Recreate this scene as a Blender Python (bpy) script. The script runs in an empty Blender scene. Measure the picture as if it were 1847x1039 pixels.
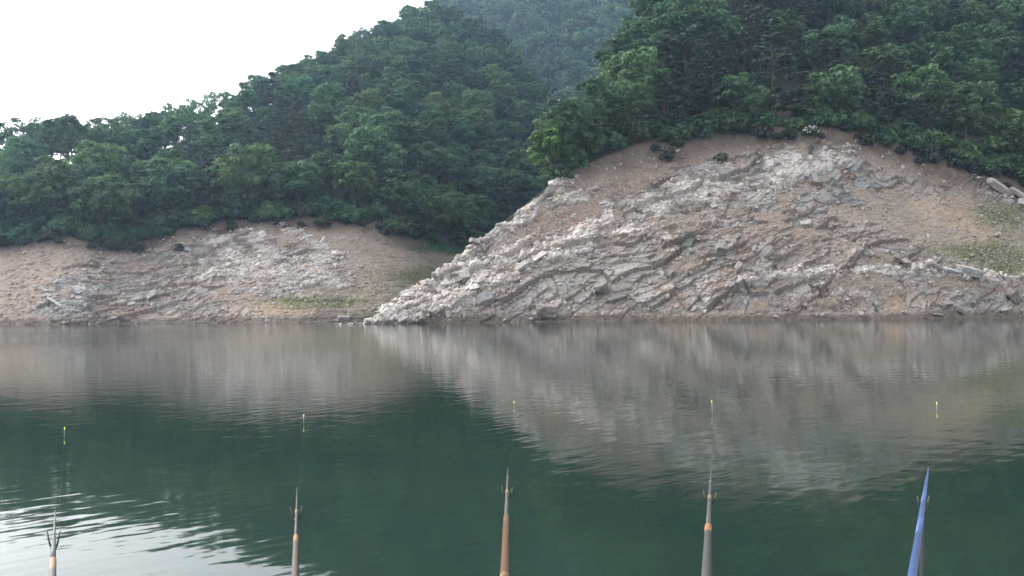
import bpy, bmesh, math, random
import numpy as np
from mathutils import Vector, Matrix, Euler

SC = bpy.context.scene
COL = SC.collection
random.seed(7)
RNG = np.random.default_rng(11)
R = math.radians

# ------------------------------------------------------------------ camera
FPX = 1450.0            # focal length in photo pixels (photo is 1847 wide)
CAM_H = 1.5
CU = 923.5
cam = bpy.data.cameras.new('camera')
cam.sensor_width = 36.0
cam.lens = 36.0 * FPX / 1847.0
cam.clip_start = 0.05
cam.clip_end = 5000
camo = bpy.data.objects.new('camera', cam)
COL.objects.link(camo)
camo.location = (0, 0, CAM_H)
camo.rotation_euler = (R(90) + math.atan(42.0 / FPX), math.atan(0.0075), 0)
SC.camera = camo

# ------------------------------------------------------------------ world, sun, exposure
SUN_AZ, SUN_EL = -66.0, 33.0          # degrees, azimuth clockwise from the view direction
W = bpy.data.worlds.new('World'); SC.world = W
W.use_nodes = True
nt = W.node_tree; nt.nodes.clear()
sky = nt.nodes.new('ShaderNodeTexSky'); sky.sky_type = 'NISHITA'
sky.sun_disc = False
sky.sun_elevation = R(SUN_EL); sky.sun_rotation = R(SUN_AZ)
sky.air_density = 1.0; sky.dust_density = 6.0; sky.ozone_density = 1.0
hs = nt.nodes.new('ShaderNodeHueSaturation'); hs.inputs['Saturation'].default_value = 0.30
bg = nt.nodes.new('ShaderNodeBackground'); bg.inputs['Strength'].default_value = 0.15
wo = nt.nodes.new('ShaderNodeOutputWorld')
cl = nt.nodes.new('ShaderNodeMix'); cl.data_type = 'RGBA'; cl.inputs[0].default_value = 0.42      # thin even cloud over the whole sky
cl.inputs[7].default_value = (4.9, 5.0, 5.15, 1)
nt.links.new(sky.outputs[0], hs.inputs['Color']); nt.links.new(hs.outputs[0], cl.inputs[6]); nt.links.new(cl.outputs[2], bg.inputs['Color'])
nt.links.new(bg.outputs[0], wo.inputs['Surface'])

sl = bpy.data.lights.new('sun', 'SUN'); sl.energy = 0.55; sl.angle = R(40); sl.color = (1.0, 0.95, 0.88)
so = bpy.data.objects.new('sun', sl); COL.objects.link(so)
sd = Vector((math.sin(R(SUN_AZ)) * math.cos(R(SUN_EL)), math.cos(R(SUN_AZ)) * math.cos(R(SUN_EL)), math.sin(R(SUN_EL))))
so.rotation_euler = sd.to_track_quat('Z', 'Y').to_euler()
so.location = sd * 200

SC.view_settings.view_transform = 'Standard'; SC.view_settings.look = 'None'
SC.view_settings.exposure = 1.85; SC.view_settings.gamma = 1.0; SC.view_settings.use_curve_mapping = False
SC.cycles.use_denoising = True
SC.cycles.max_bounces = 6; SC.cycles.diffuse_bounces = 3; SC.cycles.glossy_bounces = 3
SC.cycles.transmission_bounces = 3; SC.cycles.volume_bounces = 1; SC.cycles.transparent_max_bounces = 6
SC.cycles.caustics_reflective = False; SC.cycles.caustics_refractive = False

HAZE_DENSITY = 0.00020

# ------------------------------------------------------------------ helpers
def YH(u): return 561.5 - (np.asarray(u, float) - CU) * 0.0075
def zpix(u, y, D): return CAM_H + (YH(u) - y) / FPX * D
def xpix(u, D): return (np.asarray(u, float) - CU) / FPX * D
def smooth(a, b, x):
    t = np.clip((x - a) / (b - a), 0, 1); return t * t * (3 - 2 * t)
def cp(pts):
    a = np.array(pts, float)
    return lambda u: np.interp(u, a[:, 0], a[:, 1])
def cps(pts, sg=22):
    a = np.array(pts, float); x = np.arange(a[0, 0] - 120, a[-1, 0] + 120, 4.0); y = np.interp(x, a[:, 0], a[:, 1])
    k = np.exp(-.5 * (np.arange(-60, 61) * 4.0 / sg) ** 2); k /= k.sum()
    y = np.convolve(np.pad(y, 60, mode='edge'), k, 'valid')
    return lambda u: np.interp(u, x, y)

def hsh(ix, iy, s):
    ix = ix.astype(np.int64); iy = iy.astype(np.int64)
    h = (ix * 374761393 + iy * 668265263 + s * 974711) & 0xFFFFFFFF
    h = ((h ^ (h >> 13)) * 1274126177) & 0xFFFFFFFF
    h = h ^ (h >> 16)
    h = (h * 2246822519) & 0xFFFFFFFF
    h = h ^ (h >> 13)
    return (h & 0xFFFFFF) / float(0x1000000)
def vnoise(x, y, s=0):
    ix = np.floor(x); iy = np.floor(y); fx = x - ix; fy = y - iy
    fx = fx * fx * fx * (fx * (fx * 6 - 15) + 10); fy = fy * fy * fy * (fy * (fy * 6 - 15) + 10)
    a = hsh(ix, iy, s); b = hsh(ix + 1, iy, s); c = hsh(ix, iy + 1, s); d = hsh(ix + 1, iy + 1, s)
    return (a + (b - a) * fx) * (1 - fy) + (c + (d - c) * fx) * fy
def fbm(x, y, s=0, o=4, g=0.5):
    x = np.asarray(x, float); y = np.asarray(y, float)
    t = 0; A = 1; n = 0
    for k in range(o):
        t = t + A * (vnoise(x, y, s + k * 17) - 0.5); n += A; A *= g; x, y = x * 2.03 + 5.1, y * 2.03 + 9.7
    return t / n * 2
def worley(x, y, s=0):
    ix = np.floor(x); iy = np.floor(y)
    f1 = np.full(x.shape, 9.0); f2 = np.full(x.shape, 9.0)
    cx = np.zeros(x.shape); cy = np.zeros(x.shape); ci = np.zeros(x.shape); cj = np.zeros(x.shape)
    for i in (-1, 0, 1):
        for j in (-1, 0, 1):
            gx = ix + i; gy = iy + j
            px = gx + 0.1 + 0.8 * hsh(gx, gy, s); py = gy + 0.1 + 0.8 * hsh(gx, gy, s + 1)
            d = np.hypot(x - px, y - py)
            n = d < f1
            f2 = np.where(n, f1, np.minimum(f2, d)); f1 = np.where(n, d, f1)
            cx = np.where(n, px, cx); cy = np.where(n, py, cy); ci = np.where(n, gx, ci); cj = np.where(n, gy, cj)
    return f1, f2, x - cx, y - cy, ci, cj
def blob(u, v, cx, cy, rx, ry, ang=0, soft=0.5, nz=None):
    a = R(ang); dx = u - cx; dy = v - cy
    p = (dx * math.cos(a) + dy * math.sin(a)) / rx; q = (-dx * math.sin(a) + dy * math.cos(a)) / ry
    d = np.hypot(p, q)
    if nz is not None: d = d + nz
    return smooth(1 + soft, 1 - soft, d)
def band(u, v, pts, w, nz=None):
    d = np.full(u.shape, 1e9)
    for (x0, y0), (x1, y1) in zip(pts[:-1], pts[1:]):
        ex, ey = x1 - x0, y1 - y0
        t = np.clip(((u - x0) * ex + (v - y0) * ey) / (ex * ex + ey * ey), 0, 1)
        d = np.minimum(d, np.hypot(u - x0 - t * ex, v - y0 - t * ey))
    d = d / w
    if nz is not None: d = d + nz
    return smooth(1.4, 0.6, d)

def tag(o, label=None, cat=None, group=None, kind=None):
    if label: o['label'] = label
    if cat: o['category'] = cat
    if group: o['group'] = group
    if kind: o['kind'] = kind
    return o
def mesh_np(name, V, Fq, mat, smooth_sh=False, corner=4):
    me = bpy.data.meshes.new(name)
    n = len(V); f = len(Fq)
    me.vertices.add(n); me.vertices.foreach_set('co', np.ascontiguousarray(V, np.float32).ravel())
    me.loops.add(f * corner); me.loops.foreach_set('vertex_index', np.ascontiguousarray(Fq, np.int32).ravel())
    me.polygons.add(f)
    me.polygons.foreach_set('loop_start', np.arange(0, f * corner, corner, dtype=np.int32))
    try: me.polygons.foreach_set('loop_total', np.full(f, corner, np.int32))
    except Exception: pass
    if smooth_sh: me.polygons.foreach_set('use_smooth', np.ones(f, bool))
    me.update(calc_edges=True); me.validate()
    if not smooth_sh: me.polygons.foreach_set('use_smooth', np.zeros(f, bool))
    me.materials.append(mat)
    return me
def link(name, me, parent=None):
    o = bpy.data.objects.new(name, me); COL.objects.link(o)
    if parent: o.parent = parent
    return o
def empty(name, loc, rz=0):
    o = bpy.data.objects.new(name, None); COL.objects.link(o)
    o.location = loc; o.rotation_euler = (0, 0, rz); o.empty_display_size = 0.2
    return o
def add_col(me, name, rgb, domain='POINT'):
    a = me.attributes.new(name, 'FLOAT_COLOR', domain)
    c = np.ones((len(rgb), 4), np.float32); c[:, :3] = rgb
    a.data.foreach_set('color', c.ravel())
def add_f(me, name, val, domain='POINT'):
    a = me.attributes.new(name, 'FLOAT', domain)
    a.data.foreach_set('value', np.ascontiguousarray(val, np.float32))

def new_mat(name):
    m = bpy.data.materials.new(name); m.use_nodes = True
    n = m.node_tree; n.nodes.clear()
    out = n.nodes.new('ShaderNodeOutputMaterial')
    return m, n, out
def N(n, t, **kw):
    x = n.nodes.new(t)
    for k, v in kw.items(): setattr(x, k, v)
    return x
def simple(name, col, rough=0.5, metal=0.0, spec=0.5, nscale=0, namp=0.0):
    m, n, out = new_mat(name)
    p = N(n, 'ShaderNodeBsdfPrincipled')
    p.inputs['Base Color'].default_value = (*col, 1); p.inputs['Roughness'].default_value = rough
    p.inputs['Metallic'].default_value = metal
    p.inputs['Specular IOR Level'].default_value = spec
    if nscale:
        tc = N(n, 'ShaderNodeTexCoord'); nz = N(n, 'ShaderNodeTexNoise'); nz.inputs['Scale'].default_value = nscale
        nz.inputs['Detail'].default_value = 4
        mr = N(n, 'ShaderNodeMapRange'); mr.inputs['To Min'].default_value = 1 - namp; mr.inputs['To Max'].default_value = 1 + namp
        mx = N(n, 'ShaderNodeVectorMath', operation='SCALE'); mx.inputs[0].default_value = col
        n.links.new(tc.outputs['Object'], nz.inputs['Vector']); n.links.new(nz.outputs[0], mr.inputs['Value'])
        n.links.new(mr.outputs[0], mx.inputs['Scale']); n.links.new(mx.outputs[0], p.inputs['Base Color'])
    n.links.new(p.outputs[0], out.inputs[0])
    return m

# ------------------------------------------------------------------ materials
def ground_mat(name, grain=6.0, amp=0.35, bump=0.03):
    m, n, out = new_mat(name)
    p = N(n, 'ShaderNodeBsdfPrincipled'); p.inputs['Roughness'].default_value = 0.9
    p.inputs['Specular IOR Level'].default_value = 0.15
    at = N(n, 'ShaderNodeAttribute', attribute_name='albedo')
    tc = N(n, 'ShaderNodeTexCoord')
    n1 = N(n, 'ShaderNodeTexNoise'); n1.inputs['Scale'].default_value = grain; n1.inputs['Detail'].default_value = 6
    n1.inputs['Roughness'].default_value = 0.7
    mr = N(n, 'ShaderNodeMapRange'); mr.inputs['From Min'].default_value = 0.25; mr.inputs['From Max'].default_value = 0.75
    mr.inputs['To Min'].default_value = 1 - amp; mr.inputs['To Max'].default_value = 1 + amp
    sc = N(n, 'ShaderNodeVectorMath', operation='SCALE')
    bp = N(n, 'ShaderNodeBump'); bp.inputs['Distance'].default_value = bump; bp.inputs['Strength'].default_value = 1.0
    L = n.links.new
    L(tc.outputs['Object'], n1.inputs['Vector']); L(n1.outputs[0], mr.inputs['Value'])
    L(at.outputs['Color'], sc.inputs[0]); L(mr.outputs[0], sc.inputs['Scale']); L(sc.outputs[0], p.inputs['Base Color'])
    L(n1.outputs[0], bp.inputs['Height']); L(bp.outputs[0], p.inputs['Normal'])
    L(p.outputs[0], out.inputs[0])
    return m
M_GROUND = ground_mat('bank_ground', 3.0, 0.38, 0.06)

def rock_mat(name):
    m, n, out = new_mat(name)
    p = N(n, 'ShaderNodeBsdfPrincipled'); p.inputs['Roughness'].default_value = 0.85; p.inputs['Specular IOR Level'].default_value = 0.2
    oi = N(n, 'ShaderNodeObjectInfo'); at = N(n, 'ShaderNodeAttribute', attribute_name='tint')
    tc = N(n, 'ShaderNodeTexCoord')
    n1 = N(n, 'ShaderNodeTexNoise'); n1.inputs['Scale'].default_value = 3.0; n1.inputs['Detail'].default_value = 6; n1.inputs['Roughness'].default_value = .7
    mr = N(n, 'ShaderNodeMapRange'); mr.inputs['From Min'].default_value = .25; mr.inputs['From Max'].default_value = .75
    mr.inputs['To Min'].default_value = .7; mr.inputs['To Max'].default_value = 1.2
    mu = N(n, 'ShaderNodeVectorMath', operation='MULTIPLY'); sc = N(n, 'ShaderNodeVectorMath', operation='SCALE')
    bp = N(n, 'ShaderNodeBump'); bp.inputs['Distance'].default_value = .05
    L = n.links.new
    L(oi.outputs['Color'], mu.inputs[0]); L(at.outputs['Color'], mu.inputs[1]); L(mu.outputs[0], sc.inputs[0])
    L(tc.outputs['Object'], n1.inputs['Vector']); L(n1.outputs[0], mr.inputs['Value']); L(mr.outputs[0], sc.inputs['Scale'])
    L(n1.outputs[0], bp.inputs['Height']); L(bp.outputs[0], p.inputs['Normal'])
    L(sc.outputs[0], p.inputs['Base Color']); L(p.outputs[0], out.inputs[0])
    return m
M_ROCK = rock_mat('rock_stone')

def leaf_mat(name):
    m, n, out = new_mat(name)
    oi = N(n, 'ShaderNodeObjectInfo'); at = N(n, 'ShaderNodeAttribute', attribute_name='tint')
    mu = N(n, 'ShaderNodeVectorMath', operation='MULTIPLY')
    d = N(n, 'ShaderNodeBsdfDiffuse'); t = N(n, 'ShaderNodeBsdfTranslucent'); mx = N(n, 'ShaderNodeMixShader')
    mx.inputs[0].default_value = 0.38
    g = N(n, 'ShaderNodeBsdfGlossy'); g.inputs['Roughness'].default_value = .45; g.inputs['Color'].default_value = (.8, .85, .9, 1)
    mg = N(n, 'ShaderNodeMixShader'); mg.inputs[0].default_value = 0.03
    L = n.links.new
    L(oi.outputs['Color'], mu.inputs[0]); L(at.outputs['Color'], mu.inputs[1])
    L(mu.outputs[0], d.inputs['Color']); L(mu.outputs[0], t.inputs['Color'])
    L(d.outputs[0], mx.inputs[1]); L(t.outputs[0], mx.inputs[2]); L(mx.outputs[0], mg.inputs[1]); L(g.outputs[0], mg.inputs[2])
    L(mg.outputs[0], out.inputs[0])
    return m
M_LEAF = leaf_mat('foliage_leaf')
M_BARK = simple('bark', (.085, .068, .055), .9, spec=.1, nscale=4, namp=.5)
M_PINEBARK = simple('pine_bark', (.075, .052, .042), .9, spec=.1, nscale=4, namp=.5)

# ------------------------------------------------------------------ terrain sheets
class Sheet: pass
HD = Sheet()
HD.ys = cp([(600,600),(655,590),(672,582),(700,560),(740,530),(790,494),(830,463),(880,424),(915,402),(940,381),(965,358),(1000,328),(1040,302),
            (1150,268),(1300,252),(1450,238),(1500,236),(1560,248),(1650,286),(1750,312),(1847,338),(2000,370),(2500,400)])
_hys = HD.ys
HD.ys = lambda u: _hys(u) + 7 * fbm(np.asarray(u, float) / 22, np.asarray(u, float) * 0 + 3, 9, 4) * smooth(672, 760, np.asarray(u, float)) * smooth(1070, 1000, np.asarray(u, float))
HD.Dw = cps([(600,104),(672,105),(790,107),(940,109),(1150,110),(1300,108.5),(1450,110),(1600,113),(1750,117),(1847,120),(2000,128),(2500,150)])
HD.dp = cps([(600,1),(672,1.5),(790,8),(940,17),(1040,24),(1150,28),(1300,31),(1450,33),(1600,31),(1750,27),(1847,25),(2000,20),(2500,15)])
HD.yt = cp([(600,600),(672,582),(1000,328),(1040,302),(1075,250),(1100,200),(1150,105),(1200,20),(1300,-110),(1400,-200),(2500,-250)])
HD.sl = cp([(600,.78),(2500,.78)])
LF = Sheet()
LF.ys = cps([(-900,440),(0,447),(70,440),(130,428),(190,452),(270,445),(310,418),(400,407),(500,402),(650,405),(740,432),(770,455),(840,452),(900,440),(1300,430)])
LF.Dw = cps([(-900,150),(-300,132),(0,124),(100,122),(180,124),(300,128),(450,127),(560,127),(620,130),(700,132),(760,138),(840,150),(1000,176),(1300,220)])
LF.dp = cps([(-900,25),(0,24),(190,22),(400,32),(500,34),(650,32),(740,34),(840,36),(1300,40)])
LF.yt = cps([(-900,330),(-300,290),(0,292),(150,285),(290,258),(400,232),(480,190),(560,145),(650,105),(740,62),(800,35),(840,60),(890,85),(950,140),(971,200),(1000,260),(1100,330),(1300,400)])
LF.sl = cps([(-900,.42),(0,.42),(300,.46),(600,.52),(700,.56),(800,.62),(950,.60),(1300,.5)])
FR = Sheet()
FR.yt = cp([(300,330),(500,250),(700,110),(770,55),(800,5),(830,-60),(900,-150),(1700,-200)])

def sheet_consts(S, u):
    Dw = S.Dw(u); Dc = Dw + S.dp(u); zc = zpix(u, S.ys(u), Dc)
    e = (YH(u) - S.yt(u)) / FPX; s = S.sl(u)
    D2 = np.maximum(Dc + 0.5, (zc - s * Dc - CAM_H) / np.minimum(e - s, -0.05))
    return Dw, Dc, zc, s, D2
def height(S, u, D):
    u = np.asarray(u, float); D = np.asarray(D, float)
    if S is FR:
        e = (YH(u) - FR.yt(u)) / FPX
        D2 = np.clip((48.5 - 430.0) / np.minimum(e - 1.0, -.05), 440, 800)
        z = 50 + 1.0 * (D - 430); z = np.where(D > D2, 50 + (D2 - 430) - .3 * (D - D2), z)
        x = xpix(u, D)
        return z + 6 * fbm(x / 70, D / 70, 91, 3)
    Dw, Dc, zc, s, D2 = sheet_consts(S, u)
    t = (D - Dw) / (Dc - Dw)
    x = xpix(u, D)
    tt = t + 0.05 * np.sin(2 * np.pi * t)
    zb = np.where(t < 0, (D - Dw) * 0.55, zc * tt)
    zh = zc + s * (D - Dc)
    z2 = zc + s * (D2 - Dc) - 0.62 * (D - D2)
    z = np.where(D < Dc, zb, np.where(D < D2, zh, z2))
    ramp = smooth(0, 45, D - Dc) * smooth(-10, 40, D2 - Dc)
    z = z + ramp * 3.5 * fbm(x / 45, D / 45, 31, 3)
    return np.maximum(z, -6)
def vpix(u, z, D): return YH(u) - (z - CAM_H) / D * FPX

PALE = np.array((.47, .428, .395)); GREY = np.array((.255, .235, .215)); BROWN = np.array((.228, .182, .146))
RED = np.array((.205, .150, .120)); DUFF = np.array((.080, .058, .046)); GRASS = np.array((.125, .135, .06))
OCHRE = np.array((.31, .225, .15)); WET = np.array((.085, .066, .055)); BLUEG = np.array((.225, .228, .218)); MOSS = np.array((.10, .105, .08))
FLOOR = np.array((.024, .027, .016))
def mixc(c, k, w): return c * (1 - w[..., None]) + k * w[..., None]

def bank_fields(S, U, V, x, D, Dw, z):
    """rock / pale / other surface cover over the bare bank, and the displacement along the slope normal"""
    a = x; b = (D - Dw) * 1.42
    nz = 0.55 * fbm(a / 5, b / 5, 5, 4); nz2 = 0.95 * fbm(a / 1.7, b / 1.7, 8, 4)
    ysv = S.ys(U)
    if S is HD:
        th = R(33)
        pale = np.maximum.reduce([
            band(U, V, [(672,582),(790,500),(880,430),(940,388),(1000,336),(1035,308)], 14, nz2), band(U, V, [(1010,360),(1080,345)], 8, nz2),
            .85 * band(U, V, [(690,580),(800,545),(900,500)], 24, nz2), band(U, V, [(830,500),(900,470),(985,450),(1045,425),(1095,398)], 17, nz2),
            band(U, V, [(880,520),(960,478),(1060,440)], 8, nz2), blob(U, V, 1280,345,150,26,-12, .5, nz2), blob(U, V, 1395,312,75,30,-20, .5, nz2),
            blob(U, V, 1490,284,62,16,0, .5, nz2), blob(U, V, 1180,372,62,16,-15, .5, nz2), .8 * blob(U, V, 1140,415,60,12,-20,.5,nz2),
            band(U, V, [(1340,507),(1430,497),(1480,491),(1560,483),(1640,484),(1690,487)], 8, nz2), band(U, V, [(1690,488),(1770,505)], 8, nz),
            band(U, V, [(1780,499),(1847,506),(1950,515)], 8, nz2), band(U, V, [(1765,328),(1800,345),(1860,366)], 13, nz),
            .5 * blob(U, V, 1500,525,70,14,0,.5,nz2)])
        soil = np.maximum.reduce([blob(U, V, 1000,407,95,24,-28,.4,nz), blob(U, V, 1120,335,110,18,-22,.5,nz), blob(U, V, 920,482,48,9,-10,.5,nz),
            blob(U, V, 835,545,55,11,-25,.5,nz), smooth(46, 20, V - ysv + 16 * nz) * smooth(960, 1060, U), .9 * blob(U, V, 1760,420,170,70,10,.5,nz),
            .45 * blob(U, V, 1650,535,150,25,0,.5,nz), .35 * blob(U, V, 1400,445,120,40,-10,.5,nz), .7 * smooth(30, 8, 578 - V)])
        red = np.maximum.reduce([blob(U, V, 1000,407,95,24,-28,.5,nz), .8 * blob(U, V, 1150,325,120,22,-20,.5,nz), .6 * blob(U, V, 1400,445,120,40,-10,.6,nz)])
        grass = np.maximum.reduce([.8 * blob(U, V, 1815,395,60,26,10,.7,nz), .8 * blob(U, V, 1800,465,80,24,5,.7,nz), .3 * blob(U, V, 1700,470,120,40,0,.7,nz)])
        ochre = np.maximum.reduce([.7 * blob(U, V, 1740,390,90,30,25,.7,nz), .6 * blob(U, V, 1620,545,100,12,0,.6,nz), .5 * blob(U, V, 1380,548,120,10,0,.6,nz), .4 * blob(U, V, 1480,415,60,16,0,.7,nz)])
        blueg = blob(U, V, 1500,330,80,52,0,.5,nz); moss = .75 * np.maximum(blob(U, V, 1240,432,55,12,0,.6,nz2), blob(U, V, 1235,462,45,16,0,.6,nz2))
        moss = np.maximum(moss, .6 * blob(U, V, 1400, 285, 60, 12, -15, .6, nz2))
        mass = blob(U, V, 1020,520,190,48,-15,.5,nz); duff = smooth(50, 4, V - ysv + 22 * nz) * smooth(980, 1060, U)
        patch = smooth(-.34, .02, fbm(a / 5, b / 3.2, 95, 4))
        rock = np.maximum.reduce([np.clip(1 - soil, 0, 1) * patch, .9 * pale, .85 * mass, .9 * blueg * patch])
        terr = .25 * soil; wl = 0.75
    else:
        th = R(42)
        pale = np.maximum.reduce([blob(U, V, 430,432,48,17,0,.5,nz2), blob(U, V, 480,478,100,36,0,.5,nz2), blob(U, V, 575,490,60,30,10,.5,nz2),
            band(U, V, [(512,408),(560,437),(620,468)], 8, nz2), blob(U, V, 395,492,40,13,-10,.5,nz2), .5 * blob(U, V, 500,520,90,16,0,.6,nz2),
            .8 * blob(U, V, 145,535,12,14,0,.5,nz2)])
        rock = np.maximum.reduce([blob(U, V, 260,505,170,62,-18,.5,nz), blob(U, V, 140,560,60,32,0,.5,nz), blob(U, V, 390,450,95,42,-10,.5,nz), pale,
            .5 * blob(U, V, 370,560,120,22,0,.5,nz)])
        soil = 1 - rock
        red = np.maximum(.7 * blob(U, V, 340,530,120,18,-15,.6,nz), .5 * smooth(220, 60, U) )
        grass = np.maximum.reduce([.75 * blob(U, V, 570,545,100,11,0,.7,nz), .75 * blob(U, V, 760,492,45,18,-12,.7,nz), .3 * blob(U, V, 690,560,70,20,0,.7,nz),
            .2 * blob(U, V, 690,520,80,40,0,.7,nz)])
        lush = blob(U, V, 815,448,62,13,4,.5,nz)
        ochre = .75 * blob(U, V, 470,560,75,14,0,.6,nz); blueg = .8 * blob(U, V, 150,545,60,40,0,.6,nz); moss = .5 * blob(U, V, 330,440,60,14,-20,.6,nz2)
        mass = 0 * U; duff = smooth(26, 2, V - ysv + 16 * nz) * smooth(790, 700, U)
        terr = soil * smooth(380, 520, U); wl = 0.65
    # strata-aligned broken blocks
    pale = pale * smooth(-.42, .05, fbm(a / 3.5, b / 2.5, 54, 4))
    wa = a + 2.2 * fbm(a / 16, b / 16, 55, 2) + .7 * fbm(a / 7, b / 7, 51, 2); wb = b + 2.2 * fbm(a / 16, b / 16, 56, 2) + .7 * fbm(a / 7, b / 7, 52, 2)
    p = wa * math.cos(th) + wb * math.sin(th); q = -wa * math.sin(th) + wb * math.cos(th)
    disp = np.zeros(U.shape); crack = np.zeros(U.shape); shade = np.zeros(U.shape)
    for k, (lp, lq, A, tl, cr) in enumerate([(7.5, 3.2, .85, .9, .12), (2.5, 1.55, .46, .6, .12), (1.05, .62, .18, .26, .06)]):
        f1, f2, dx, dy, ci, cj = worley(p / (lp if S is HD else lp * .62), q / lq, 100 + 10 * k)
        r0 = hsh(ci, cj, 201 + k); r1 = hsh(ci, cj, 301 + k) - .5; r2 = hsh(ci, cj, 401 + k) - .5; r3 = hsh(ci, cj, 501 + k)
        g = (A if S is HD else A * .5) * (r0 - .5) + tl * (r1 * dx * 1.0 + (r2 - .35) * dy * 1.1)
        e = smooth(.10, .0, f2 - f1)
        wgt = (1 - .65 * mass) if k == 2 else 1.0
        disp += wgt * (g - cr * e); crack = np.maximum(crack, e * (.9 if k < 2 else .6) * wgt); shade += (r3 - .5) * (.20, .20, .20)[k]
    rk = smooth(.15, .75, rock)
    soft_d = .35 * fbm(a / 4, b / 4, 61, 4) + .16 * fbm(a / .9, b / .9, 62, 3)
    pits = np.maximum(0, fbm(a / 1.3, b / .8, 63, 3) - .25) * -.5
    d = rk * (disp + .35 * pale) + (1 - rk) * (soft_d + pits + .12 * disp)
    d += terr * .10 * np.abs(((z * 1.6 + .3 * fbm(a / 9, b / 9, 71, 2)) % 1.0) - .5) * 2
    # colours: real surface cover
    big = fbm(a / 7, b / 7, 81, 4); fine = fbm(a / .8, b / .5, 83, 4)
    c = np.broadcast_to(BROWN, U.shape + (3,)).copy()
    c = mixc(c, RED, np.clip(red, 0, 1)); c = mixc(c, OCHRE, np.clip(ochre, 0, 1)); c = mixc(c, GRASS, np.clip(grass * (1 + 1.2 * fine), 0, 1))
    if S is LF: c = mixc(c, np.array((.035, .095, .04)), lush)
    lines = vnoise(z * 2.6 + .5 * fbm(a / 12, b / 12, 87, 2), a / 30, 88) - .5      # old waterlines
    lw = smooth(380, 520, U) if S is LF else smooth(1480, 1620, U)
    c *= (1 + .18 * big + .20 * fine + .5 * lines * lw * smooth(9, 3, z))[..., None]
    rc = np.broadcast_to(GREY, U.shape + (3,)).copy()
    rc = mixc(rc, BLUEG, blueg); rc = mixc(rc, MOSS, np.clip(moss, 0, 1)); 
    rc = mixc(rc, RED * 1.1, np.clip(.35 + 1.3 * fbm(a / 2.6, b / 2.6, 85, 4), 0, .8) * (1 - pale) * (1 - mass * .7))
    rc = mixc(rc, PALE, np.clip(pale, 0, 1))
    rc *= (1 + shade + .12 * big)[..., None]
    c = c * (1 - rk[..., None]) + rc * rk[..., None]
    # soil lodged in the joints
    c = mixc(c, np.array((.13, .092, .072)), np.clip(crack * rk * .32, 0, 1))
    # small pale stones pressed into the soil
    f1, f2, dx, dy, ci, cj = worley(a / .55, b / .42, 700)
    sp = (hsh(ci, cj, 701) > .72) * smooth(.34, .22, f1) * (1 - rk) * (1 - duff)
    if S is LF: sp = sp * smooth(800, 740, U)
    d += sp * .12; c = mixc(c, PALE * .9, sp * .85)
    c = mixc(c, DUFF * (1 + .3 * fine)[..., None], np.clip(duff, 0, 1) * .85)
    c = mixc(c, WET, smooth(wl + .35, wl - .15, z + .35 * fine + .25 * big) * .75)
    S.grass_m = np.clip(grass + (lush if S is LF else 0), 0, 1)
    return d, np.clip(c, .01, .75), pale, rk

def build_sheet(S, name, u0, u1, du, nb, nh, nback):
    us = np.arange(u0, u1 + du * .5, du)
    Dw, Dc, zc, s, D2 = sheet_consts(S, us)
    tb = np.linspace(-.22, 1.0, nb)
    rows = [Dw + t * (Dc - Dw) for t in tb]
    for k in range(1, nh + 1): rows.append(Dc + (D2 - Dc) * (k / nh))
    for k in range(1, nback + 1): rows.append(D2 + 90.0 * k / nback)
    D = np.array(rows); U = np.broadcast_to(us, D.shape).copy()
    z = height(S, U, D); x = xpix(U, D)
    V = vpix(U, z, D)
    DW = np.broadcast_to(Dw, D.shape)
    nbk = nb + max(2, nh // 16)
    d, c, pale, rk = bank_fields(S, U[:nbk], V[:nbk], x[:nbk], D[:nbk], DW[:nbk], z[:nbk])
    fade = smooth(0, 1, (np.clip((nbk - 1 - np.arange(nbk)) / max(1, nbk - nb), 0, 1)))[:, None] * smooth(-.9, .1, z[:nbk])
    d = d * fade
    X = x.copy(); Y = D.copy(); Z = z.copy()
    X[:nbk] += -.12 * d; Y[:nbk] += -.66 * d; Z[:nbk] += .74 * d
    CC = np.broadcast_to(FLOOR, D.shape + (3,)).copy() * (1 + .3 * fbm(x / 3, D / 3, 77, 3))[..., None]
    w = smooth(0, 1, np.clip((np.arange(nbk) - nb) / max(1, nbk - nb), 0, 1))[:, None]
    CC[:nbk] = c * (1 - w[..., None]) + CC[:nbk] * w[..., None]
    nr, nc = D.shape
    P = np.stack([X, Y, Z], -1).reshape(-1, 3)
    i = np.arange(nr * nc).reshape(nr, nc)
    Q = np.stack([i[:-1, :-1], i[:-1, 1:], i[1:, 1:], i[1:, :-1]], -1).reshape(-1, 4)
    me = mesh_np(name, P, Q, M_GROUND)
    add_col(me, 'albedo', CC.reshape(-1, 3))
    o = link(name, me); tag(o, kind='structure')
    S.gU = U[:nb]; S.gP = np.stack([X, Y, Z], -1)[:nb]; S.gV = V[:nb]; S.gr = S.grass_m[:nb]; S.pale = pale[:nb]; S.rk = rk[:nb]; S.gt = np.broadcast_to(tb[:, None], S.gU.shape)
    return o
build_sheet(HD, 'headland', 600, 2450, 1.6, 300, 50, 14)
build_sheet(LF, 'hillside', -880, 1280, 2.0, 190, 70, 14)

us = np.arange(320, 1700, 12.0); Ds = np.linspace(420, 850, 60)
U, D = np.meshgrid(us, Ds)
z = height(FR, U, D); i = np.arange(U.size).reshape(U.shape)
me = mesh_np('mountain', np.stack([xpix(U, D), D, z], -1).reshape(-1, 3), np.stack([i[:-1, :-1], i[:-1, 1:], i[1:, 1:], i[1:, :-1]], -1).reshape(-1, 4), M_GROUND)
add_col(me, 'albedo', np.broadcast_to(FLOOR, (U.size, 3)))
tag(link('mountain', me), kind='structure')

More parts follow.
